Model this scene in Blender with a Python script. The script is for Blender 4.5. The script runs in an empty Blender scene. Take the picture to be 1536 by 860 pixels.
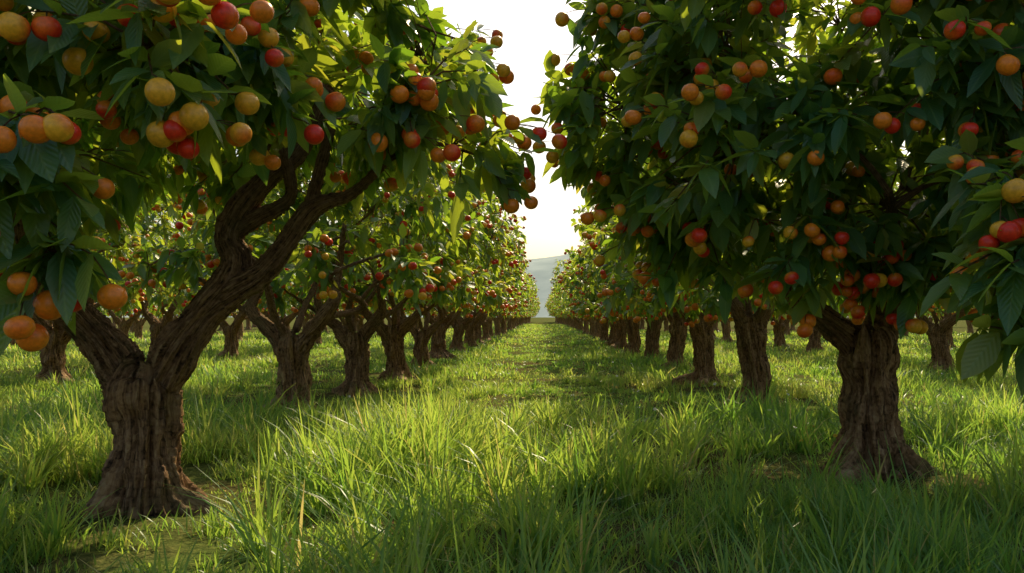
import bpy, math, numpy as np
from mathutils import Vector, noise
rng = np.random.default_rng(11)
scene = bpy.context.scene

def nrm(a):
    return a / np.maximum(np.linalg.norm(a, axis=-1, keepdims=True), 1e-9)

_lat=np.random.default_rng(999).uniform(-1,1,(256,256))
def vn(x,y,s,o=0.0):
    """smooth 2-D value noise, vectorised, about -1..1"""
    x=np.asarray(x,float)*s+o*17.3; y=np.asarray(y,float)*s+o*9.1
    xi=np.floor(x).astype(int); yi=np.floor(y).astype(int); fx=x-xi; fy=y-yi
    fx=fx*fx*(3-2*fx); fy=fy*fy*(3-2*fy)
    g=lambda a,b:_lat[a%256,b%256]
    return (g(xi,yi)*(1-fx)+g(xi+1,yi)*fx)*(1-fy)+(g(xi,yi+1)*(1-fx)+g(xi+1,yi+1)*fx)*fy

# ------------------------------------------------------------ materials
def new_mat(name):
    m = bpy.data.materials.new(name); m.use_nodes = True
    nt = m.node_tree; nt.nodes.clear()
    return m, nt
def N(nt, t, **kw):
    n = nt.nodes.new(t)
    for k, v in kw.items(): setattr(n, k, v)
    return n
def ramp(nt, stops):
    r = N(nt, 'ShaderNodeValToRGB'); cr = r.color_ramp
    while len(cr.elements) < len(stops): cr.elements.new(0.5)
    for e, (p, c) in zip(cr.elements, stops):
        e.position = p; e.color = (*c, 1)
    return r

def leaf_material():
    m, nt = new_mat("leaf"); L = nt.links.new
    at = N(nt, 'ShaderNodeAttribute', attribute_name="data")
    sp = N(nt, 'ShaderNodeSeparateXYZ'); L(at.outputs['Vector'], sp.inputs[0])
    r = ramp(nt, [(0, (0.034, 0.125, 0.066)), (0.45, (0.064, 0.178, 0.070)), (0.8, (0.12, 0.22, 0.055)), (1, (0.24, 0.25, 0.05))])
    L(sp.outputs[0], r.inputs[0])
    mr = N(nt, 'ShaderNodeMapRange'); mr.inputs[1].default_value = 0.03; mr.inputs[2].default_value = 0.10
    mr.inputs[3].default_value = 0.55; mr.inputs[4].default_value = 0
    L(sp.outputs[1], mr.inputs[0])
    mx = N(nt, 'ShaderNodeMixRGB'); mx.inputs[2].default_value = (0.20, 0.30, 0.11, 1)
    L(mr.outputs[0], mx.inputs[0]); L(r.outputs[0], mx.inputs[1])
    ma = N(nt, 'ShaderNodeMath', operation='MULTIPLY'); ma.inputs[1].default_value = 60; L(sp.outputs[2], ma.inputs[0])
    mb = N(nt, 'ShaderNodeMath', operation='MULTIPLY'); mb.inputs[1].default_value = 18; L(sp.outputs[1], mb.inputs[0])
    mc = N(nt, 'ShaderNodeMath', operation='SUBTRACT'); L(ma.outputs[0], mc.inputs[0]); L(mb.outputs[0], mc.inputs[1])
    ms = N(nt, 'ShaderNodeMath', operation='SINE'); L(mc.outputs[0], ms.inputs[0])
    bp = N(nt, 'ShaderNodeBump'); bp.inputs['Strength'].default_value = 0.25; bp.inputs['Distance'].default_value = 0.004
    L(ms.outputs[0], bp.inputs['Height'])
    p = N(nt, 'ShaderNodeBsdfPrincipled'); p.inputs['Roughness'].default_value = 0.32
    p.inputs['Specular IOR Level'].default_value = 0.75
    L(mx.outputs[0], p.inputs['Base Color']); L(bp.outputs[0], p.inputs['Normal'])
    tr = N(nt, 'ShaderNodeBsdfTranslucent')
    r2 = ramp(nt, [(0, (0.28, 0.50, 0.025)), (0.6, (0.60, 0.69, 0.045)), (1, (0.74, 0.64, 0.06))])
    L(sp.outputs[0], r2.inputs[0]); L(r2.outputs[0], tr.inputs[0])
    ad = N(nt, 'ShaderNodeMixShader'); ad.inputs[0].default_value = 0.48
    L(p.outputs[0], ad.inputs[1]); L(tr.outputs[0], ad.inputs[2])
    o = N(nt, 'ShaderNodeOutputMaterial'); L(ad.outputs[0], o.inputs[0])
    return m

def bark_material():
    m, nt = new_mat("bark"); L = nt.links.new
    at = N(nt, 'ShaderNodeAttribute', attribute_name="bco")
    mp = N(nt, 'ShaderNodeMapping'); mp.inputs['Scale'].default_value = (5.0, 5.0, 3.4)
    L(at.outputs['Vector'], mp.inputs[0])
    n1 = N(nt, 'ShaderNodeTexNoise'); n1.inputs['Scale'].default_value = 1.4; n1.inputs['Detail'].default_value = 8
    n1.inputs['Roughness'].default_value = 0.72; n1.inputs['Distortion'].default_value = 0.7
    L(mp.outputs[0], n1.inputs['Vector'])
    tc = N(nt, 'ShaderNodeTexCoord')
    n2 = N(nt, 'ShaderNodeTexNoise'); n2.inputs['Scale'].default_value = 30; n2.inputs['Detail'].default_value = 6
    L(tc.outputs['Object'], n2.inputs['Vector'])
    mm = N(nt, 'ShaderNodeMath', operation='MULTIPLY_ADD'); mm.inputs[1].default_value = 0.35
    L(n2.outputs[0], mm.inputs[0]); L(n1.outputs[0], mm.inputs[2])
    r = ramp(nt, [(0.53, (0.030, 0.016, 0.008)), (0.61, (0.19, 0.098, 0.046)), (0.72, (0.42, 0.235, 0.115)), (0.86, (0.60, 0.40, 0.22))])
    L(mm.outputs[0], r.inputs[0])
    n3 = N(nt, 'ShaderNodeTexNoise'); n3.inputs['Scale'].default_value = 3.5; n3.inputs['Detail'].default_value = 5
    L(tc.outputs['Object'], n3.inputs['Vector'])
    mf = ramp(nt, [(0.52, (0, 0, 0)), (0.72, (0.4, 0.4, 0.4))]); L(n3.outputs[0], mf.inputs[0])
    mo = N(nt, 'ShaderNodeMixRGB'); mo.inputs[2].default_value = (0.13, 0.14, 0.05, 1)
    L(mf.outputs[0], mo.inputs[0]); L(r.outputs[0], mo.inputs[1])
    bp = N(nt, 'ShaderNodeBump'); bp.inputs['Strength'].default_value = 1.0; bp.inputs['Distance'].default_value = 0.06
    L(mm.outputs[0], bp.inputs['Height'])
    p = N(nt, 'ShaderNodeBsdfPrincipled'); p.inputs['Roughness'].default_value = 0.72
    p.inputs['Specular IOR Level'].default_value = 0.2
    L(mo.outputs[0], p.inputs['Base Color']); L(bp.outputs[0], p.inputs['Normal'])
    o = N(nt, 'ShaderNodeOutputMaterial'); L(p.outputs[0], o.inputs[0])
    return m

def fruit_material():
    m, nt = new_mat("fruit_skin"); L = nt.links.new
    at = N(nt, 'ShaderNodeAttribute', attribute_name="data")
    tc = N(nt, 'ShaderNodeTexCoord')
    n2 = N(nt, 'ShaderNodeTexNoise'); n2.inputs['Scale'].default_value = 60; n2.inputs['Detail'].default_value = 3
    L(tc.outputs['Object'], n2.inputs['Vector'])
    mr = N(nt, 'ShaderNodeMapRange'); mr.inputs[1].default_value = 0.3; mr.inputs[2].default_value = 0.7
    mr.inputs[3].default_value = 0.78; mr.inputs[4].default_value = 1.12; L(n2.outputs[0], mr.inputs[0])
    mu = N(nt, 'ShaderNodeVectorMath', operation='SCALE'); L(at.outputs['Vector'], mu.inputs[0]); L(mr.outputs[0], mu.inputs['Scale'])
    p = N(nt, 'ShaderNodeBsdfPrincipled'); p.inputs['Roughness'].default_value = 0.36
    p.inputs['Specular IOR Level'].default_value = 0.4
    L(mu.outputs[0], p.inputs['Base Color'])
    o = N(nt, 'ShaderNodeOutputMaterial'); L(p.outputs[0], o.inputs[0])
    return m

def grass_material():
    m, nt = new_mat("grass_blades"); L = nt.links.new
    at = N(nt, 'ShaderNodeAttribute', attribute_name="data")
    sp = N(nt, 'ShaderNodeSeparateXYZ'); L(at.outputs['Vector'], sp.inputs[0])
    r = ramp(nt, [(0.0, (0.050, 0.175, 0.052)), (0.4, (0.095, 0.235, 0.052)), (0.75, (0.19, 0.28, 0.055)), (1.0, (0.44, 0.36, 0.16))])
    L(sp.outputs[0], r.inputs[0])
    p = N(nt, 'ShaderNodeBsdfPrincipled'); p.inputs['Roughness'].default_value = 0.38
    p.inputs['Specular IOR Level'].default_value = 0.5
    L(r.outputs[0], p.inputs['Base Color'])
    r2 = ramp(nt, [(0.0, (0.28, 0.55, 0.06)), (0.5, (0.56, 0.70, 0.09)), (1.0, (0.80, 0.64, 0.22))])
    L(sp.outputs[0], r2.inputs[0])
    tr = N(nt, 'ShaderNodeBsdfTranslucent'); L(r2.outputs[0], tr.inputs[0])
    mx = N(nt, 'ShaderNodeMixShader'); mx.inputs[0].default_value = 0.55
    L(p.outputs[0], mx.inputs[1]); L(tr.outputs[0], mx.inputs[2])
    o = N(nt, 'ShaderNodeOutputMaterial'); L(mx.outputs[0], o.inputs[0])
    return m

def ground_material():
    m, nt = new_mat("orchard_ground"); L = nt.links.new
    geo = N(nt, 'ShaderNodeNewGeometry')
    n1 = N(nt, 'ShaderNodeTexNoise'); n1.inputs['Scale'].default_value = 0.9; n1.inputs['Detail'].default_value = 8
    n2 = N(nt, 'ShaderNodeTexNoise'); n2.inputs['Scale'].default_value = 22; n2.inputs['Detail'].default_value = 6
    L(geo.outputs['Position'], n1.inputs['Vector']); L(geo.outputs['Position'], n2.inputs['Vector'])
    soil = ramp(nt, [(0.3, (0.045, 0.029, 0.016)), (0.7, (0.17, 0.11, 0.06))]); L(n2.outputs[0], soil.inputs[0])
    gr = ramp(nt, [(0.3, (0.06, 0.10, 0.025)), (0.7, (0.15, 0.19, 0.045))]); L(n2.outputs[0], gr.inputs[0])
    fa = ramp(nt, [(0.35, (0.15, 0.15, 0.15)), (0.6, (0.9, 0.9, 0.9))]); L(n1.outputs[0], fa.inputs[0])
    mx = N(nt, 'ShaderNodeMixRGB'); L(fa.outputs[0], mx.inputs[0]); L(soil.outputs[0], mx.inputs[1]); L(gr.outputs[0], mx.inputs[2])
    bp = N(nt, 'ShaderNodeBump'); bp.inputs['Strength'].default_value = 0.8; bp.inputs['Distance'].default_value = 0.05
    L(n2.outputs[0], bp.inputs['Height'])
    p = N(nt, 'ShaderNodeBsdfDiffuse')
    L(mx.outputs[0], p.inputs['Color']); L(bp.outputs[0], p.inputs['Normal'])
    o = N(nt, 'ShaderNodeOutputMaterial'); L(p.outputs[0], o.inputs[0])
    return m

M_LEAF, M_BARK, M_FRUIT, M_GRASS, M_GROUND = leaf_material(), bark_material(), fruit_material(), grass_material(), ground_material()

# ------------------------------------------------------------ mesh accumulator
class Geo:
    def __init__(s): s.v=[]; s.d=[]; s.b=[]; s.f=[]; s.n=0
    def add(s, v, faces, mat, data=None, bco=None):
        n=len(v); s.v.append(v)
        s.d.append(np.zeros((n,3)) if data is None else data)
        s.b.append(np.zeros((n,3)) if bco is None else bco)
        for f in faces:
            if len(f): s.f.append((np.asarray(f)+s.n, mat))
        s.n+=n
    def build(s, name, mats):
        v=np.concatenate(s.v); me=bpy.data.meshes.new(name)
        me.vertices.add(len(v)); me.vertices.foreach_set("co", v.astype(np.float32).ravel())
        loops=np.concatenate([f.ravel() for f,_ in s.f]).astype(np.int32)
        tot=np.concatenate([np.full(len(f), f.shape[1]) for f,_ in s.f])
        mi=np.concatenate([np.full(len(f), m) for f,m in s.f]).astype(np.int32)
        st=np.concatenate([[0],np.cumsum(tot)[:-1]]).astype(np.int32)
        me.loops.add(len(loops)); me.loops.foreach_set("vertex_index", loops)
        me.polygons.add(len(st)); me.polygons.foreach_set("loop_start", st)
        me.polygons.foreach_set("material_index", mi)
        me.polygons.foreach_set("use_smooth", np.ones(len(st), dtype=bool))
        me.update(calc_edges=True)
        for nm, arr in (("data", s.d), ("bco", s.b)):
            a=me.attributes.new(nm,'FLOAT_VECTOR','POINT')
            a.data.foreach_set("vector", np.concatenate(arr).astype(np.float32).ravel())
        for m in mats: me.materials.append(m)
        return me

# ------------------------------------------------------------ tubes
def smooth_poly(P, sub=4):
    P=np.asarray(P,float); out=[]
    n=len(P)
    for i in range(n-1):
        p0=P[max(i-1,0)]; p1=P[i]; p2=P[i+1]; p3=P[min(i+2,n-1)]
        for k in range(sub):
            t=k/sub
            out.append(0.5*((2*p1)+(-p0+p2)*t+(2*p0-5*p1+4*p2-p3)*t*t+(-p0+3*p1-3*p2+p3)*t**3))
    out.append(P[-1]); out=np.array(out); out[:,3]=np.maximum(out[:,3],0.003)
    return out

def tube(P, sides=8, cap=True):
    P=np.asarray(P,float); c=P[:,:3]; r=P[:,3]; n=len(P)
    T=nrm(np.gradient(c,axis=0))
    ref=np.array([0,1.0,0]) if abs(T[0][1])<0.85 else np.array([1.0,0,0])
    U=nrm(np.cross(T,ref)); W=np.cross(U,T)
    a=np.linspace(0,2*np.pi,sides,endpoint=False)
    ring=U[:,None]*np.cos(a)[None,:,None]+W[:,None]*np.sin(a)[None,:,None]
    v=(c[:,None]+ring*r[:,None,None]).reshape(-1,3)
    i=np.arange(n-1)[:,None]*sides; j=np.arange(sides)[None]; k=(j+1)%sides
    q=np.stack([i+j,i+k,i+sides+k,i+sides+j],-1).reshape(-1,4)
    faces=[q]
    al=np.concatenate([[0],np.cumsum(np.linalg.norm(np.diff(c,axis=0),axis=1))])
    b=np.stack([np.tile(np.cos(a),n),np.tile(np.sin(a),n),np.repeat(al,sides)],-1)
    if cap:
        v=np.vstack([v,c[0],c[-1]]); b=np.vstack([b,[0,0,0],[0,0,al[-1]]])
        j=np.arange(sides); k=(j+1)%sides
        faces.append(np.stack([k,j,np.full(sides,n*sides)],-1))
        o=(n-1)*sides
        faces.append(np.stack([o+j,o+k,np.full(sides,n*sides+1)],-1))
    return v,faces,b

def twig_batch(S,E,r0,r1,sides=3,arch=0.12):
    M=len(S); ln=np.linalg.norm(E-S,axis=1,keepdims=True)
    mid=(S+E)/2; mid[:,2]+=arch*ln[:,0]
    T=nrm(E-S); U=nrm(np.cross(T,np.array([0.3,0.9,0.2]))); W=np.cross(T,U)
    a=np.linspace(0,2*np.pi,sides,endpoint=False)
    ring=U[:,None]*np.cos(a)[None,:,None]+W[:,None]*np.sin(a)[None,:,None]
    V=np.stack([S[:,None]+ring*r0, mid[:,None]+ring*(r0+r1)/2, E[:,None]+ring*r1],1)
    v=V.reshape(-1,3); base=np.arange(M)*3*sides
    q=[]
    for l in range(2):
        for j in range(sides):
            k=(j+1)%sides
            q.append(np.stack([base+l*sides+j,base+l*sides+k,base+(l+1)*sides+k,base+(l+1)*sides+j],-1))
    b=np.zeros((len(v),3)); b[:,0]=np.tile(np.cos(a),M*3); b[:,2]=v[:,2]
    return v,[np.concatenate(q)],b

# ------------------------------------------------------------ leaves
def leaf_template(lod):
    if lod==0: rows=[(0.22,0.36),(0.48,0.5),(0.76,0.34)]
    elif lod==1: rows=[(0.33,0.46),(0.7,0.40)]
    else: rows=[(0.45,0.5)]
    V=[(0,0,0)]
    for t,w in rows: V+=[(-w,t,1),(0,t,0),(w,t,1)]
    V.append((0,1,0)); tip=len(V)-1
    tris=[(0,2,1),(0,3,2)]; quads=[]
    for i in range(len(rows)-1):
        a=1+3*i; b=a+3
        quads+=[(a,a+1,b+1,b),(a+1,a+2,b+2,b+1)]
    a=1+3*(len(rows)-1)
    tris+=[(a,a+1,tip),(a+1,a+2,tip)]
    return np.array(V,float),np.array(tris),np.array(quads).reshape(-1,4)

def leaves(P,D,L,lod,rg,rndv):
    M=len(P); T,tr,qu=leaf_template(lod)
    up=np.array([0,0,1.0])+rg.normal(0,0.42,(M,3))
    S=nrm(np.cross(D,up)); U=np.cross(S,D)
    W=L*rg.uniform(0.38,0.50,M)
    fold=rg.uniform(0.10,0.42,M); bend=rg.uniform(0.05,0.42,M); wav=rg.normal(0,0.07,M)
    s,t=T[:,0],T[:,1]
    hh=(np.abs(s)[None]*fold[:,None]*W[:,None])+ (s[None]*t[None]*wav[:,None]*W[:,None]*3)
    v=P[:,None]+D[:,None]*(t[None]*L[:,None])[...,None]+S[:,None]*(s[None]*W[:,None])[...,None]+U[:,None]*hh[...,None]
    v[...,2]-=bend[:,None]*t[None]**2*L[:,None]
    nt=len(T); base=(np.arange(M)*nt)[:,None,None]
    d=np.zeros((M,nt,3)); d[...,0]=rndv[:,None]; d[...,1]=np.abs(s)[None]*2; d[...,2]=t[None]
    F=[(base+tr[None]).reshape(-1,3)]
    if len(qu): F.append((base+qu[None]).reshape(-1,4))
    return v.reshape(-1,3),F,d.reshape(-1,3)

def fruit_batch(C,R,rg,seg=12,rings=8):
    th=np.linspace(0,np.pi,rings+1)[1:-1]; ph=np.linspace(0,2*np.pi,seg,endpoint=False)
    V=[]
    for t in th:
        rr=np.sin(t)*1.0; z=math.cos(t)*0.95
        if t<0.9: z-=0.10*math.cos(t)**4*math.exp(-(t/0.5)**2)
        for p in ph: V.append((rr*math.cos(p),rr*math.sin(p),z))
    V.append((0,0,0.80)); V.append((0,0,-0.92)); V=np.array(V)
    n=len(th); q=[]; tr=[]
    for i in range(n-1):
        for j in range(seg):
            k=(j+1)%seg; q.append((i*seg+j,(i+1)*seg+j,(i+1)*seg+k,i*seg+k))
    for j in range(seg):
        k=(j+1)%seg; tr.append((j,k,n*seg)); tr.append(((n-1)*seg+k,(n-1)*seg+j,n*seg+1))
    M=len(C); ax=nrm(np.array([0,0,1.0])+rg.normal(0,0.3,(M,3)))
    X=nrm(np.cross(ax,np.array([0.2,1,0]))); Y=np.cross(ax,X)
    sc=rg.uniform(0.93,1.08,(M,1,1))
    v=C[:,None]+R[:,None,None]*(X[:,None]*V[None,:,0:1]+Y[:,None]*V[None,:,1:2]+ax[:,None]*V[None,:,2:3]*sc)
    kind=rg.random(M)
    y=np.array([0.86,0.42,0.03]); o=np.array([0.92,0.25,0.018]); rd=np.array([0.80,0.040,0.014])
    basec=np.where(kind[:,None]<0.38,y,o)*rg.uniform(0.9,1.08,(M,1))
    bl=nrm(rg.normal(0,1,(M,3))+np.array([0,0,0.5]))
    nn=nrm(v-C[:,None]); dt=(nn*bl[:,None]).sum(-1)
    amount=rg.uniform(-1.1,0.45,M); amount[rg.random(M)<0.27]=1.5
    f=np.clip((dt+amount[:,None])*0.8,0,1)[...,None]
    col=basec[:,None]*(1-f)+rd*f
    base=(np.arange(M)*len(V))[:,None,None]
    return v.reshape(-1,3),[(base+np.array(q)[None]).reshape(-1,4),(base+np.array(tr)[None]).reshape(-1,3)],col.reshape(-1,3)

# ------------------------------------------------------------ bark body via remesh
def bark_body(G, limbs, voxel, amp=1.0, seed=0.0):
    g=Geo(); segA=[];segB=[];segL=[];segR=[]
    for P in limbs:
        S=smooth_poly(P,4); v,f,b=tube(S,14,True); g.add(v,f,0)
        c=S[:,:3]; al=np.concatenate([[0],np.cumsum(np.linalg.norm(np.diff(c,axis=0),axis=1))])+P[0][2]
        for i in range(len(S)-1):
            segA.append(c[i]);segB.append(c[i+1]);segL.append(al[i]);segR.append(S[i,3])
    me=g.build("tmp",[]); ob=bpy.data.objects.new("tmp",me); scene.collection.objects.link(ob)
    md=ob.modifiers.new("r",'REMESH'); md.mode='VOXEL'; md.voxel_size=voxel; md.use_smooth_shade=True
    sm=ob.modifiers.new("s",'SMOOTH'); sm.iterations=3; sm.factor=0.5
    dg=bpy.context.evaluated_depsgraph_get(); ev=ob.evaluated_get(dg); m2=ev.to_mesh()
    nv=len(m2.vertices); v=np.zeros(nv*3,np.float32); m2.vertices.foreach_get("co",v); v=v.reshape(-1,3).astype(float)
    no=np.zeros(nv*3,np.float32); m2.vertices.foreach_get("normal",no); no=no.reshape(-1,3).astype(float)
    lt=np.zeros(len(m2.polygons),np.int32); m2.polygons.foreach_get("loop_total",lt)
    li=np.zeros(len(m2.loops),np.int32); m2.loops.foreach_get("vertex_index",li)
    ls=np.zeros(len(m2.polygons),np.int32); m2.polygons.foreach_get("loop_start",ls)
    q=ls[lt==4]; quads=li[q[:,None]+np.arange(4)[None]]
    q=ls[lt==3]; tris=li[q[:,None]+np.arange(3)[None]] if len(q) else np.zeros((0,3),int)
    ev.to_mesh_clear(); bpy.data.objects.remove(ob); bpy.data.meshes.remove(me)
    A=np.array(segA);B=np.array(segB);Lc=np.array(segL);Rr=np.array(segR)
    best=np.full(nv,1e9);bi=np.zeros(nv,int);bt=np.zeros(nv)
    for i in range(len(A)):
        ab=B[i]-A[i]; L2=max(ab@ab,1e-9); t=np.clip(((v-A[i])@ab)/L2,0,1)
        d=np.linalg.norm(v-(A[i]+t[:,None]*ab),axis=1)-Rr[i]
        k=d<best; best[k]=d[k]; bi[k]=i; bt[k]=t[k]
    ax=nrm(B-A)[bi]; rel=v-(A[bi]+bt[:,None]*(B-A)[bi])
    U=nrm(np.cross(ax,np.array([0,1.0,0]))); W=np.cross(U,ax)
    q2=nrm(np.stack([(rel*U).sum(1),(rel*W).sum(1)],-1))
    al=Lc[bi]+bt*np.linalg.norm((B-A)[bi],axis=1); rr=Rr[bi]
    b=np.stack([q2[:,0],q2[:,1],al],-1)
    disp=np.zeros(nv)
    for i in range(nv):
        x,y,a=b[i]
        w=noise.noise((x*0.8+seed,y*0.8,a*1.5))*0.9
        n1=noise.noise((x*2.4+w,y*2.4+seed,a*1.1+w))
        n2=noise.noise((x*6+w,y*6,a*2.6+seed))
        n3=noise.noise((v[i][0]*22,v[i][1]*22,v[i][2]*9+seed))
        n4=noise.noise((v[i][0]*5,v[i][1]*5,v[i][2]*4+seed))
        disp[i]=(0.5-abs(n1)*2.6)*0.19+(0.4-abs(n2)*2)*0.12+n3*0.05+n4*0.18
    flare=np.clip(1-v[:,2]/0.35,0,1)**2
    lob=np.array([noise.noise((p[0]*1.7+seed,p[1]*1.7,0.3)) for p in q2])
    disp+=flare*(0.22+lob*1.3)
    v2=v+no*(disp*np.minimum(rr,0.26)*amp*1.25)[:,None]
    G.add(v2,[quads,tris],0,bco=b)

# ------------------------------------------------------------ tree
def make_tree(name, limbs, env, nclump, tips, nleaf, leafL, lod, nfruit, voxel, seed, extra=(), zmin=None, gaps=0.0, clumpR=(0.5,0.8), fruitR=0.05, front=0.0, nofruit=0, amp=1.0):
    rg=np.random.default_rng(seed); G=Geo()
    bark_body(G,limbs,voxel,seed=seed*1.7,amp=amp)
    nodes=[]
    for P in limbs[1:]:
        S=smooth_poly(P,4); nodes+= [s for s in S[len(S)//3:]]
    nodes=np.array(nodes); limbnodes=np.concatenate([smooth_poly(P,4) for P in limbs])
    cx,cy,cz,rx,ry,rz=env; C=[]
    tries=0
    while len(C)<nclump and tries<6000:
        tries+=1
        d=nrm(rg.normal(0,1,3)); f=rg.uniform(0.25,0.80)**0.6
        f=min(f,0.80)
        p=np.array([cx,cy,cz])+d*np.array([rx,ry,rz])*f
        R=rg.uniform(*clumpR)
        zb=zmin(p[0],p[1]) if zmin else 1.6
        if p[2]-R*0.7<zb: continue
        if any(np.linalg.norm(p-c[:3])<(R+c[3])*0.52 for c in C): continue
        C.append(np.array([*p,R]))
    nb0=len(C)
    for e in extra: C.append(np.array(e,float))
    C=np.array(C)
    order=np.argsort([np.min(np.linalg.norm(nodes[:,:3]-c[:3],axis=1)) for c in C])
    TS=[];TE=[];TC=[]
    for ci in order:
        c=C[ci]
        dv=c[:3]-nodes[:,:3]; dist=np.linalg.norm(dv,axis=1)+np.where(dv[:,2]<0.0,-dv[:,2]*0.8,0)
        k=np.argmin(dist); n0=nodes[k]; L=np.linalg.norm(c[:3]-n0[:3])
        r0=min(n0[3]*0.75, 0.012+0.020*L+0.008)
        m1=n0[:3]+(c[:3]-n0[:3])*0.35+rg.normal(0,0.09,3)*L*0.6+np.array([0,0,0.10*L])
        m2=n0[:3]+(c[:3]-n0[:3])*0.7+rg.normal(0,0.07,3)*L*0.6+np.array([0,0,0.08*L])
        S=smooth_poly([[*n0[:3],r0],[*m1,r0*0.8],[*m2,r0*0.62],[*c[:3],r0*0.42]],3)
        v,f,b=tube(S,6 if lod<2 else 4,False); G.add(v,f,0,bco=b)
        nodes=np.vstack([nodes,S[2:]])
        nt=int(tips*(c[3]/0.65)**2*(2.0 if ci>=nb0 and c[3]<0.42 else 1.1 if ci>=nb0 else 1))
        d=nrm(rg.normal(0,1,(nt,3))); u=rg.uniform(0.35,1.0,nt)**0.6
        E=c[:3]+d*(u*c[3])[:,None]*np.array([1,1,0.85])
        sidx=rg.integers(len(S)//2,len(S),nt)
        TS.append(S[sidx,:3]); TE.append(E); TC.append(np.full(nt,ci))
    TS=np.concatenate(TS);TE=np.concatenate(TE);TC=np.concatenate(TC)
    if zmin is not None:
        ok=np.array([e[2]>zmin(e[0],e[1])-0.05 or TC[i]>=nb0 for i,e in enumerate(TE)])
        TS,TE,TC=TS[ok],TE[ok],TC[ok]
    if gaps>0:
        gn=np.array([noise.noise((e[0]*1.1+seed,e[1]*1.1,e[2]*1.1)) for e in TE]); ok=(gn>-0.5+gaps)|(TC>=nb0)
        TS,TE,TC=TS[ok],TE[ok],TC[ok]
    if lod<2:
        v,f,b=twig_batch(TS,TE,0.008,0.0035,4 if lod==0 else 3); G.add(v,f,0,bco=b)
    A=nrm(TE-TS); out=nrm(TE-np.array([cx,cy,cz-0.6])); A=nrm(A*0.6+out*0.7+np.array([0,0,-0.05]))
    M=len(TE); e1=nrm(np.cross(A,np.array([0.13,0.21,1.0]))); e2=np.cross(A,e1)
    k=np.arange(nleaf)
    az=k[None]*2.4+rg.uniform(0,6.28,(M,1)); th=np.radians(rg.uniform(28,88,(M,nleaf)))
    D=A[:,None]*np.cos(th)[...,None]+(e1[:,None]*np.cos(az)[...,None]+e2[:,None]*np.sin(az)[...,None])*np.sin(th)[...,None]
    D=D+np.array([0,0,-0.30])+rg.normal(0,0.12,D.shape); D=nrm(D)
    back=(k[None]/nleaf*0.24+rg.uniform(0,0.03,(M,nleaf)))
    ax2=nrm(TE-TS)
    P=TE[:,None]-ax2[:,None]*back[...,None]
    Ls=leafL*rg.uniform(0.6,1.15,(M,nleaf))
    tone=np.clip(rg.normal(0.40,0.17,(M,1))+rg.normal(0,0.12,(M,nleaf)),0,1)
    yl=rg.random((M,nleaf))<0.005; tone[yl]=1.0
    v,f,d=leaves(P.reshape(-1,3),D.reshape(-1,3),Ls.ravel(),lod,rg,tone.ravel()); G.add(v,f,1,data=d)
    if nfruit:
        ctr=np.array([cx,cy,cz]); rad=np.linalg.norm((TE-ctr)/np.array([rx,ry,rz]),axis=1)
        w=np.clip(rad-0.45,0.01,0.5)**1.6*(1+front*np.clip(-(TE[:,1]-cy)/ry,0,1))
        if front>0:
            w*=np.where(TE[:,2]>3.9,0.12,1)
            w*=np.where(np.abs(TE[:,0])>0.9*rx,0.25,1)
        w[(TC>=nb0)&(TC<nb0+nofruit)]=0
        w/=w.sum()
        idx=rg.choice(M,nfruit,replace=False,p=w); Cc=[];Rc=[];St=[]
        for i in idx:
            for _ in range(rg.choice([1,2,2,3],1)[0]):
                r=fruitR*rg.uniform(0.8,1.12)
                for _t in range(8):
                    off=np.array([*rg.normal(0,0.055,2),-rg.uniform(0.03,0.12)])+out[i]*0.12
                    p=TE[i]+off
                    if np.min(np.linalg.norm(limbnodes[:,:3]-p,axis=1)-limbnodes[:,3])<r+0.06: continue
                    if all(np.linalg.norm(p-c)>(r+q)*0.97 for c,q in zip(Cc[-3:],Rc[-3:])): break
                else: continue
                Cc.append(p);Rc.append(r);St.append(TE[i])
        Cc=np.array(Cc);Rc=np.array(Rc)
        sg=(16,11) if lod==0 else ((10,7) if lod==1 else (7,5))
        v,f,d=fruit_batch(Cc,Rc,rg,*sg); G.add(v,f,2,data=d)
        if lod<2:
            E=Cc.copy(); E[:,2]+=Rc*0.75
            v,f,b=twig_batch(np.array(St),E,0.004,0.003,3,0.05); G.add(v,f,0,bco=b)
    return G.build(name,[M_BARK,M_LEAF,M_FRUIT])

def place(me,name,x,y,rot=0,s=1.0,z=0):
    o=bpy.data.objects.new(name,me); scene.collection.objects.link(o)
    o.location=(x,y,z); o.rotation_euler=(0,0,rot); o.scale=(s,s,s)
    return o

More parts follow.
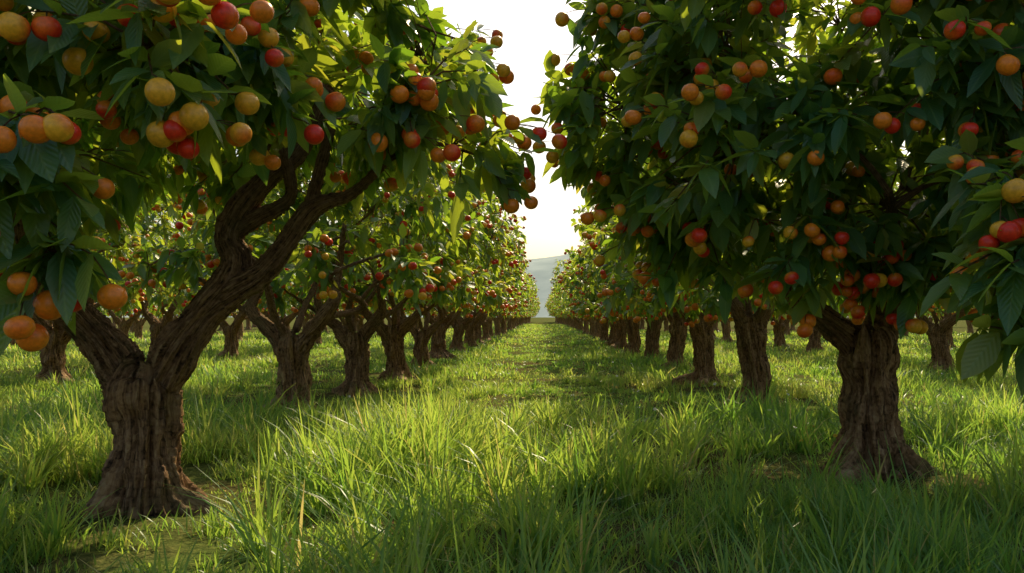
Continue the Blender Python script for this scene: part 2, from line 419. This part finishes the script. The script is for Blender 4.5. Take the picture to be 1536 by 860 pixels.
# ---- left foreground tree (local coordinates, metres)
X0=-2.71
def lx(pts): return [(x-X0,y,z,r) for x,y,z,r in pts]
limbsL=[
 [(0,0,-0.15,0.30),(0.0,0,0.05,0.265),(0.01,0,0.25,0.215),(0.01,0,0.50,0.205),(0.0,0,0.72,0.225),(0.0,0,0.86,0.2)],
 lx([(-2.72,0,0.60,0.15),(-2.84,0.0,0.88,0.145),(-2.98,-0.03,1.12,0.125),(-3.14,-0.08,1.32,0.11),(-3.32,-0.15,1.52,0.10),(-3.52,-0.25,1.80,0.085),(-3.68,-0.3,2.15,0.07),(-3.75,-0.3,2.7,0.05)]),
 lx([(-2.70,0,0.60,0.15),(-2.60,0.0,0.88,0.14),(-2.46,0.0,1.12,0.125),(-2.29,0.0,1.34,0.110),(-2.12,0.0,1.52,0.108),(-2.07,0.0,1.68,0.095),(-2.14,0.02,1.84,0.088),(-2.05,0.03,2.05,0.078),(-1.86,0.05,2.27,0.062),(-1.66,0.1,2.46,0.05),(-1.5,0.15,2.9,0.04)]),
 lx([(-2.25,0.0,1.38,0.085),(-2.05,-0.03,1.50,0.09),(-1.88,-0.06,1.60,0.08),(-1.70,-0.10,1.80,0.070),(-1.54,-0.14,2.00,0.060),(-1.40,-0.18,2.06,0.05),(-1.24,-0.22,2.10,0.037),(-1.0,-0.3,2.3,0.028)]),
 lx([(-1.54,-0.14,2.00,0.048),(-1.51,-0.13,2.14,0.042),(-1.47,-0.12,2.30,0.036),(-1.40,-0.1,2.6,0.03)]),
 lx([(-2.08,0.03,1.88,0.055),(-1.92,0.0,1.97,0.055),(-1.80,-0.04,2.02,0.048),(-1.68,-0.08,2.12,0.040),(-1.70,-0.2,2.4,0.035)]),
 lx([(-3.3,-0.15,1.5,0.06),(-3.2,-0.5,1.8,0.055),(-2.9,-1.0,2.15,0.045),(-2.5,-1.6,2.4,0.03)]),
 lx([(-2.1,0.0,1.6,0.06),(-2.2,0.4,2.0,0.055),(-2.3,1.0,2.4,0.04)]),
]
def zminL(x,y):
    if x<-0.5: return 1.75
    if x<1.9: return 2.15
    return 1.95
treeL=make_tree("left_tree_mesh",limbsL,(-0.15,-0.1,3.35,2.65,2.6,1.95),50,25,10,0.24,0,300,0.013,3,
   extra=[(0.84,-2.35,1.55,0.22),(0.70,-2.4,1.88,0.34),(0.3,-2.1,2.1,0.42),(-0.4,-1.7,1.85,0.4),(1.0,-2.0,2.45,0.45),(2.3,0.0,2.38,0.42),(2.0,-0.5,2.75,0.42),(1.7,-0.4,2.55,0.45),(-0.9,-1.2,2.0,0.45),(0.1,-1.6,2.5,0.5),(1.2,-1.2,2.6,0.5),(0.6,-0.9,2.7,0.5),(0.2,-0.4,2.75,0.45)],zmin=zminL,gaps=0.12,fruitR=0.052,front=3,nofruit=0,amp=1.2)
place(treeL,"fruit_tree",X0,5.4)

# ---- right foreground tree
limbsR=[
 [(0,0,-0.15,0.34),(0.0,0,0.05,0.28),(0.0,0,0.25,0.225),(-0.02,0,0.55,0.205),(-0.02,0,0.85,0.20),(-0.02,0,1.08,0.205),(-0.02,0,1.2,0.16)],
 [(-0.02,0,0.88,0.13),(-0.17,0,1.10,0.12),(-0.33,0,1.24,0.11),(-0.50,0.0,1.38,0.10),(-0.66,0,1.58,0.08),(-0.75,-0.05,1.95,0.07),(-1.0,-0.1,2.5,0.05)],
 [(0.0,0,0.9,0.13),(0.09,0.02,1.15,0.13),(0.14,0.05,1.4,0.115),(0.25,0.05,1.7,0.09),(0.3,0.1,2.2,0.06),(0.5,0.1,2.9,0.04)],
 [(0.12,0.05,1.35,0.07),(0.45,-0.1,1.6,0.07),(0.9,-0.3,1.9,0.055),(1.3,-0.5,2.4,0.04)],
 [(0.1,0,1.3,0.07),(0.0,-0.35,1.6,0.055),(-0.2,-0.9,1.9,0.04),(-0.5,-1.5,2.1,0.03)],
 [(0.2,0.05,1.6,0.06),(0.1,0.5,1.9,0.06),(-0.1,1.1,2.3,0.04)],
]
treeR=make_tree("right_tree_mesh",limbsR,(0.05,-0.1,3.25,2.75,2.75,2.05),60,27,10,0.24,0,330,0.013,8,
   extra=[(-0.60,-3.05,1.20,0.27),(-0.50,-2.95,1.50,0.33),(-0.3,-2.8,1.8,0.41),(-0.2,-2.3,1.95,0.5),(0.3,-1.7,1.75,0.5),(-0.9,-1.2,1.75,0.5),(-1.5,-0.4,1.8,0.5),(-0.2,-1.0,1.65,0.4),(0.9,-0.8,1.7,0.45),(-1.9,0.0,2.1,0.45),(0.2,-0.5,1.9,0.45),
          (-2.25,0.2,2.6,0.42),(-2.35,0.0,3.1,0.42),(-2.05,-0.3,3.6,0.45),(-1.2,-1.6,2.6,0.5),(-0.3,-2.1,2.7,0.5),(-1.7,-1.0,3.0,0.5),(0.5,-2.2,2.4,0.5),(0.2,-1.4,2.3,0.5),(-0.7,-0.7,2.3,0.5),(0.3,-1.5,3.0,0.5),(0.6,-0.6,2.4,0.5)],zmin=lambda x,y:1.45,gaps=0.0,fruitR=0.051,front=3,nofruit=2,amp=1.25)
place(treeR,"fruit_tree",2.71,6.6)

# ---- row tree variants
def fork_limbs(seed,forkz,spread=1.0,r=0.19):
    g=np.random.default_rng(seed); j=lambda s=0.05: g.normal(0,s)
    lean=j(0.07)
    L=[[(0,0,-0.12,r*1.5),(0,0,0.06,r*1.25),(0.0,j(0.01),0.3,r*1.0),(lean*0.5,j(0.02),forkz*0.7,r*0.98),(lean,0,forkz,r*1.05),(lean,0,forkz+0.1,r*0.85)]]
    for sx in (-1,1):
        a=spread*g.uniform(0.75,1.2); q=g.uniform(0.85,1.15)
        L.append([(lean,0,forkz-0.2,r*0.7),(lean+sx*0.16*a,j(.03),forkz+0.08*q,r*0.64),(lean+sx*0.36*a,j(.06),forkz+0.30*q,r*0.52),(lean+sx*0.55*a,j(.1),forkz+0.55*q,r*0.40),(lean+sx*(0.62+j(.08))*a,j(.15),forkz+0.95,r*0.28),(lean+sx*(0.8+j(.1))*a,j(.2),forkz+1.6,r*0.18)])
        L.append([(lean+sx*0.42*a,0,forkz+0.36*q,r*0.26),(lean+sx*0.7*a,j(.25),forkz+0.55,r*0.22),(lean+sx*1.0*a,j(.4),forkz+0.85,r*0.17),(lean+sx*1.35*a,j(.5),forkz+1.1,r*0.12)])
    for sy in (-1,1):
        L.append([(lean,0,forkz+0.05,r*0.3),(lean+j(.1),sy*0.3,forkz+0.45,r*0.26),(lean+j(.2),sy*0.7,forkz+0.95,r*0.2),(lean+j(.2),sy*1.0,forkz+1.5,r*0.15)])
    return L
env=(0,0,3.5,2.65,2.4,2.1)
lowL=[(0.9,-0.9,1.95,0.42),(-0.9,-0.8,1.95,0.42),(0.1,-1.2,1.95,0.42),(1.4,0.4,1.9,0.42),(-1.4,0.5,1.9,0.42),(0.0,1.1,2.0,0.42),(1.9,-0.5,1.9,0.42),(-1.9,-0.4,1.9,0.42)]
lowR=[(x,y,z-0.25,R) for x,y,z,R in lowL]
Lm=[make_tree(f"row_tree_left_mesh{i}",fork_limbs(20+i,0.85+0.06*i,1.0,0.20),env,36,16,9,0.235,1,180,0.025,30+i,extra=lowL,zmin=lambda x,y:1.62,gaps=0.20,clumpR=(0.5,0.78),amp=1.1) for i in range(3)]
Rm=[make_tree(f"row_tree_right_mesh{i}",fork_limbs(40+i,1.10+0.05*i,0.75,0.20),(0,0,3.4,2.65,2.4,2.15),38,16,9,0.235,1,170,0.025,50+i,extra=lowR,zmin=lambda x,y:1.38,gaps=0.17,clumpR=(0.5,0.78),amp=1.1) for i in range(2)]
Fm=[make_tree(f"far_tree_mesh{i}",fork_limbs(60+i,0.95,0.9,0.19),(0,0,3.5,2.6,2.4,2.15),34,11,7,0.28,2,80,0.05,70+i,extra=lowR[:6],zmin=lambda x,y:1.45,gaps=0.15,clumpR=(0.55,0.82),fruitR=0.055) for i in range(3)]

g=np.random.default_rng(5)
left=[(-3.36,10.7),(-3.15,13.5),(-2.95,16.0),(-3.12,20.4),(-3.3,25),(-3.2,29.5),(-3.15,34),(-3.2,38.5)]
right=[(3.15,11.8),(3.12,15.4),(3.3,19.8),(3.2,23.5),(3.2,28),(3.2,32.5),(3.25,37),(3.2,41.5)]
for i,(x,y) in enumerate(left): place(Lm[i%3],"fruit_tree",x,y,g.normal(0,0.3)+(math.pi if i%2 else 0),g.uniform(0.92,1.06))
for i,(x,y) in enumerate(right): place(Rm[i%2],"fruit_tree",x,y,g.normal(0,0.6)+(math.pi if i%4>1 else 0),g.uniform(0.94,1.06))
for i,(x,y) in enumerate([(-9.6,15.6),(-9.8,20.2),(-9.8,25),(-9.7,11),(-9.8,30)]): place(Lm[(i+1)%3],"fruit_tree",x,y,g.normal(0,0.4)+(math.pi if i%2 else 0),g.uniform(0.95,1.05))
for i,(x,y) in enumerate([(9.6,19.2),(9.7,14.5),(9.7,24),(9.7,28.5),(9.8,33)]): place(Lm[(i+2)%3],"fruit_tree",x,y,g.normal(0,0.4)+(math.pi if i%2 else 0),g.uniform(0.95,1.05))

# ------------------------------------------------------------ instancing helper
def instancer(name, coll, pts, rot, scl, idx):
    me=bpy.data.meshes.new(name); me.vertices.add(len(pts)); me.vertices.foreach_set("co",np.asarray(pts,np.float32).ravel())
    for nm,arr in (("rot",rot),("scl",scl)):
        a=me.attributes.new(nm,'FLOAT_VECTOR','POINT'); a.data.foreach_set("vector",np.asarray(arr,np.float32).ravel())
    a=me.attributes.new("idx",'INT','POINT'); a.data.foreach_set("value",np.asarray(idx,np.int32))
    ob=bpy.data.objects.new(name,me); scene.collection.objects.link(ob)
    ng=bpy.data.node_groups.new(name+"_nodes",'GeometryNodeTree')
    ng.interface.new_socket("Geometry",in_out='INPUT',socket_type='NodeSocketGeometry')
    ng.interface.new_socket("Geometry",in_out='OUTPUT',socket_type='NodeSocketGeometry')
    gi=ng.nodes.new('NodeGroupInput'); go=ng.nodes.new('NodeGroupOutput')
    ip=ng.nodes.new('GeometryNodeInstanceOnPoints'); ci=ng.nodes.new('GeometryNodeCollectionInfo')
    ci.inputs['Collection'].default_value=coll; ci.inputs['Separate Children'].default_value=True; ci.inputs['Reset Children'].default_value=True
    def na(nm,t):
        n=ng.nodes.new('GeometryNodeInputNamedAttribute'); n.data_type=t; n.inputs['Name'].default_value=nm
        return next(o for o in n.outputs if o.enabled and o.name=='Attribute')
    L=ng.links.new
    L(gi.outputs[0],ip.inputs['Points']); L(ci.outputs[0],ip.inputs['Instance']); ip.inputs['Pick Instance'].default_value=True
    L(na("idx",'INT'),ip.inputs['Instance Index'])
    e=ng.nodes.new('FunctionNodeEulerToRotation'); L(na("rot",'FLOAT_VECTOR'),e.inputs[0]); L(e.outputs[0],ip.inputs['Rotation'])
    L(na("scl",'FLOAT_VECTOR'),ip.inputs['Scale']); L(ip.outputs[0],go.inputs[0])
    md=ob.modifiers.new("instances",'NODES'); md.node_group=ng
    return ob

fc=bpy.data.collections.new("distant_tree_sources")
for i,m in enumerate(Fm): fc.objects.link(bpy.data.objects.new(f"distant_tree_source_{i}",m))
pts=[]
for rx in (-3.2,3.2):
    y=43 if rx<0 else 46
    while y<190: pts.append((rx+g.normal(0,.12),y,0)); y+=g.uniform(4.2,5)
for rx in (-9.8,9.8):
    y=34.5 if rx<0 else 37.5
    while y<150: pts.append((rx+g.normal(0,.15),y,0)); y+=g.uniform(4.2,5.1)
for rx in (-16.4,16.4,-23,23,-29.6,29.6):
    y=abs(rx)*1.15+g.uniform(0,4)-6
    while y<90: pts.append((rx+g.normal(0,.15),y,0)); y+=g.uniform(4.8,6)
for rx in np.arange(-95,96,6.0):
    for y in (97,):
        if abs(rx)>12: pts.append((rx+g.normal(0,.3),y+g.normal(0,1),0))
n=len(pts); s=g.uniform(0.92,1.1,n)
instancer("distant_fruit_trees",fc,pts,np.stack([np.zeros(n),np.zeros(n),g.uniform(0,6.28,n)],-1),np.stack([s,s,s],-1),g.integers(0,3,n))

# ------------------------------------------------------------ ground
def gz(x,y):
    return vn(x,y,0.4,1)*0.045+vn(x,y,1.4,2)*0.025
xs=np.concatenate([-np.geomspace(14,1600,26)[::-1],np.arange(-13.5,13.6,0.3),np.geomspace(14,1600,26)])
ys=np.concatenate([-np.geomspace(1,400,14)[::-1],np.arange(0,24,0.3),np.geomspace(24.4,2500,50)])
XX,YY=np.meshgrid(xs,ys); V=np.stack([XX.ravel(),YY.ravel(),gz(XX.ravel(),YY.ravel())],-1)
nx,ny=len(xs),len(ys); i,j=np.meshgrid(np.arange(nx-1),np.arange(ny-1)); a=(j*nx+i).ravel()
G=Geo(); G.add(V,[np.stack([a,a+1,a+nx+1,a+nx],-1)],0); me=G.build("ground",[M_GROUND])
ob=bpy.data.objects.new("ground",me); scene.collection.objects.link(ob)

# ------------------------------------------------------------ grass
def blades(base,L,W,lean,bend,az,tone,r):
    nb=len(base); out=np.stack([np.cos(az),np.sin(az),np.zeros(nb)],-1)
    side=np.stack([-np.sin(az),np.cos(az),np.zeros(nb)],-1); side=nrm(side+out*r.normal(0,0.5,nb)[:,None])
    rows=[]
    for t,wd in zip([0,0.35,0.7,1.0],[0.8,1.0,0.65,0]):
        horiz=lean*t+bend*t*t*0.75; vert=t-bend*0.42*t**2.4
        c=base+out*(horiz*L)[:,None]+np.array([0,0,1.0])*(vert*L)[:,None]
        if wd>0: rows+=[c-side*(W*wd/2)[:,None],c+side*(W*wd/2)[:,None]]
        else: rows.append(c)
    v=np.stack(rows,1); k=v.shape[1]; b=(np.arange(nb)*k)[:,None]
    q=np.concatenate([b+np.array([[2*i,2*i+1,2*i+3,2*i+2]]) for i in range(2)]); t3=b+np.array([[4,5,6]])
    d=np.zeros((nb,k,3)); d[...,0]=tone[:,None]
    return v.reshape(-1,3),[q,t3],d.reshape(-1,3)
trunks=np.array([(X0,5.4),(2.71,6.6)]+left+right)
r=np.random.default_rng(77)
def grass_zone(G,y0,y1,half,tuft_d,nb,rad,width,hbase,pt=0.05):
    Hm=max(half(y0),half(y1)); n=int((y1-y0)*tuft_d*2*Hm)
    Y=r.uniform(y0,y1,n); X=r.uniform(-Hm,Hm,n)
    dr=np.min(np.hypot(X[:,None]-trunks[None,:,0],Y[:,None]-trunks[None,:,1]),axis=1)
    keep=(np.abs(X)<half(Y))&(dr>0.27)&~((dr<0.9)&(r.random(n)<0.55))&~((vn(X,Y,1.1,5)<-0.42)&(r.random(n)<0.65))
    X,Y,dr=X[keep],Y[keep],dr[keep]; n=len(X)
    hs=0.70+0.80*vn(X,Y,0.8,3)+0.55*vn(X,Y,2.6,4)
    tall=(r.random(n)<pt*(1+1.2*(vn(X,Y,0.7,8)>0.15)))&(dr>1.0); hs=np.where(tall,np.maximum(hs,0.8)+r.uniform(0.3,0.9,n),hs)
    rowf=np.exp(-((np.abs(X)-0.0)/1.6)**4)
    hs*=1-0.45*rowf*np.clip((Y-8)/3,0,1)
    hs=np.clip(hs,0.25,2.0)*hbase*np.clip(0.40+(dr-0.3)*0.6,0.40,1)
    cnt=np.where(tall,int(nb*1.4),nb); tb=np.repeat(np.arange(n),cnt); m=len(tb)
    az=r.uniform(0,6.28,m)
    ofs=r.normal(0,rad,(m,2))*np.where(tall[tb],0.6,1.0)[:,None]
    x=X[tb]+ofs[:,0]; y=Y[tb]+ofs[:,1]
    base=np.stack([x,y,gz(x,y)-0.02],-1)
    L=hs[tb]*r.uniform(0.4,1.2,m)*0.34
    tone=np.clip(0.36+0.24*vn(x,y,0.5,6)+r.normal(0,0.06,n)[tb]+r.normal(0,0.13,m),0,0.8)
    dry=r.random(m)<0.03; tone[dry]=r.uniform(0.85,1.0,dry.sum())
    wv=width*r.uniform(0.6,1.35,m)*np.where(tall[tb],1.5,1)
    v,f,d=blades(base,L,wv,r.uniform(0.05,0.55,m),r.uniform(0.05,1.0,m)**1.4,az,tone,r)
    G.add(v,f,0,data=d); return m
G=Geo(); cnt=0
cnt+=grass_zone(G,2.0,5.5,lambda y:0.95*y+1.2,76,22,0.055,0.0090,1.02,0.07)
cnt+=grass_zone(G,5.5,9.5,lambda y:0.9*y+1.0,54,22,0.06,0.0105,1.06,0.10)
cnt+=grass_zone(G,9.5,16,lambda y:0.85*y+1.0,30,20,0.08,0.013,0.74,0.04)
cnt+=grass_zone(G,16,30,lambda y:0.8*y+1.0,10,20,0.15,0.020,0.68,0.03)
cnt+=grass_zone(G,30,60,lambda y:0.75*y+0.0,2.6,18,0.25,0.040,0.70,0.02)
cnt+=grass_zone(G,60,130,lambda y:0*y+9.0,2.2,16,0.35,0.07,0.70,0.0)
place(G.build("grass",[M_GRASS]),"grass",0,0)

# ------------------------------------------------------------ wildflowers
m,nt=new_mat("flower_petals"); p=N(nt,'ShaderNodeBsdfPrincipled'); o=N(nt,'ShaderNodeOutputMaterial'); nt.links.new(p.outputs[0],o.inputs[0])
at=N(nt,'ShaderNodeAttribute',attribute_name="data"); nt.links.new(at.outputs['Vector'],p.inputs['Base Color']); M_FLOWER=m
G=Geo()
for _ in range(150):
    y=r.uniform(6.5,26); x=r.uniform(-2.6,2.6) if r.random()<0.8 else r.uniform(-8,8); h=r.uniform(0.22,0.38); z0=float(gz(x,y))
    top=np.array([x+r.normal(0,.03),y+r.normal(0,.03),z0+h])
    v,f,b=tube(np.array([[x,y,z0,0.002],[(x+top[0])/2+.01,(y+top[1])/2,z0+h*.5,0.002],[*top,0.002]]),3,False); G.add(v,f,1)
    npet=9; aa=np.linspace(0,6.28,npet,endpoint=False); R=r.uniform(0.012,0.026); tl=nrm(np.array([r.normal(0,.5),r.normal(0,.5)-0.3,1.0])); U=nrm(np.cross(tl,[0,1,0.1])); W=np.cross(tl,U)
    white=r.random()<0.6; col=np.array([0.75,0.75,0.68]) if white else np.array([0.75,0.5,0.04])
    for a in aa:
        d=U*math.cos(a)+W*math.sin(a); s=np.cross(tl,d)
        vv=np.array([top,top+d*R*.6+s*R*.25,top+d*R,top+d*R*.6-s*R*.25]); G.add(vv,[np.array([[0,1,2,3]])],0,data=np.tile(col,(4,1)))
    vv,ff,dd=fruit_batch(np.array([top+tl*0.002]),np.array([R*0.3]),r,6,4); G.add(vv,ff,0,data=np.tile([0.6,0.35,0.03],(len(vv),1)))
place(G.build("wildflowers",[M_FLOWER,M_GRASS]),"wildflowers",0,0)

# ------------------------------------------------------------ hills
m,nt=new_mat("hill_painted_haze"); L=nt.links.new
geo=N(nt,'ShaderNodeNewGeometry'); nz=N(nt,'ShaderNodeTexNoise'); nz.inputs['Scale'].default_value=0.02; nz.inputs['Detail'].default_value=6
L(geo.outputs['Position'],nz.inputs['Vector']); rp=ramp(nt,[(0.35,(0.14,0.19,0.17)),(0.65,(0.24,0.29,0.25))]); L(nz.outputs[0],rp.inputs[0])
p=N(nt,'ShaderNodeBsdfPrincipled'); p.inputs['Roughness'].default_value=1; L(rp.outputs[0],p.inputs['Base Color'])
p.inputs['Emission Color'].default_value=(0.58,0.64,0.60,1); p.inputs['Emission Strength'].default_value=0.26  # aerial haze painted into the hill: blue-grey base plus a faint glow
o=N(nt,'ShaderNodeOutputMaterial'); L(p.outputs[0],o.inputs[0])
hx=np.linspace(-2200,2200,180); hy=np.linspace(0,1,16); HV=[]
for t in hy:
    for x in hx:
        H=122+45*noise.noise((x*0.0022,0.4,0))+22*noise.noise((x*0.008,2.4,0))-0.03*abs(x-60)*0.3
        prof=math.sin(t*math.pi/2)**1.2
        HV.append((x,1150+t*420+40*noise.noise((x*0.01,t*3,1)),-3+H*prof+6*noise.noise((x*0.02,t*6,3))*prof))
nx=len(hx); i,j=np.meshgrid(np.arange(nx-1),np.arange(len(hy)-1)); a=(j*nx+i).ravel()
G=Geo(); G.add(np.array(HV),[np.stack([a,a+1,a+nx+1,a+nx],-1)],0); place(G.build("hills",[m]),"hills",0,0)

# ------------------------------------------------------------ light
EL,AZ=math.radians(42),math.radians(18)
w=bpy.data.worlds.new("World"); scene.world=w; w.use_nodes=True; nt=w.node_tree
bg=nt.nodes['Background']; sk=nt.nodes.new('ShaderNodeTexSky'); sk.sky_type='NISHITA'; sk.sun_disc=False
sk.sun_elevation=EL; sk.sun_rotation=AZ; sk.air_density=1.3; sk.dust_density=3.5; sk.ozone_density=0.5
nt.links.new(sk.outputs[0],bg.inputs[0]); bg.inputs[1].default_value=0.15
sl=bpy.data.lights.new("sun",'SUN'); sl.energy=5.0; sl.angle=math.radians(0.6); sl.color=(1.0,0.84,0.52)
so=bpy.data.objects.new("sun",sl); scene.collection.objects.link(so)
d=Vector((math.sin(AZ)*math.cos(EL),math.cos(AZ)*math.cos(EL),math.sin(EL)))
so.rotation_euler=d.to_track_quat('Z','Y').to_euler()

# ------------------------------------------------------------ camera
cam=bpy.data.cameras.new("camera"); co=bpy.data.objects.new("camera",cam); scene.collection.objects.link(co)
co.location=(0,0,1.3); co.rotation_euler=(math.radians(90),0,0); cam.lens=28; cam.sensor_width=36
cam.shift_x=-0.0306; cam.shift_y=0.0293; cam.clip_end=6000; cam.clip_start=0.05
scene.camera=co
scene.view_settings.view_transform='Standard'; scene.view_settings.look='None'; scene.view_settings.exposure=0
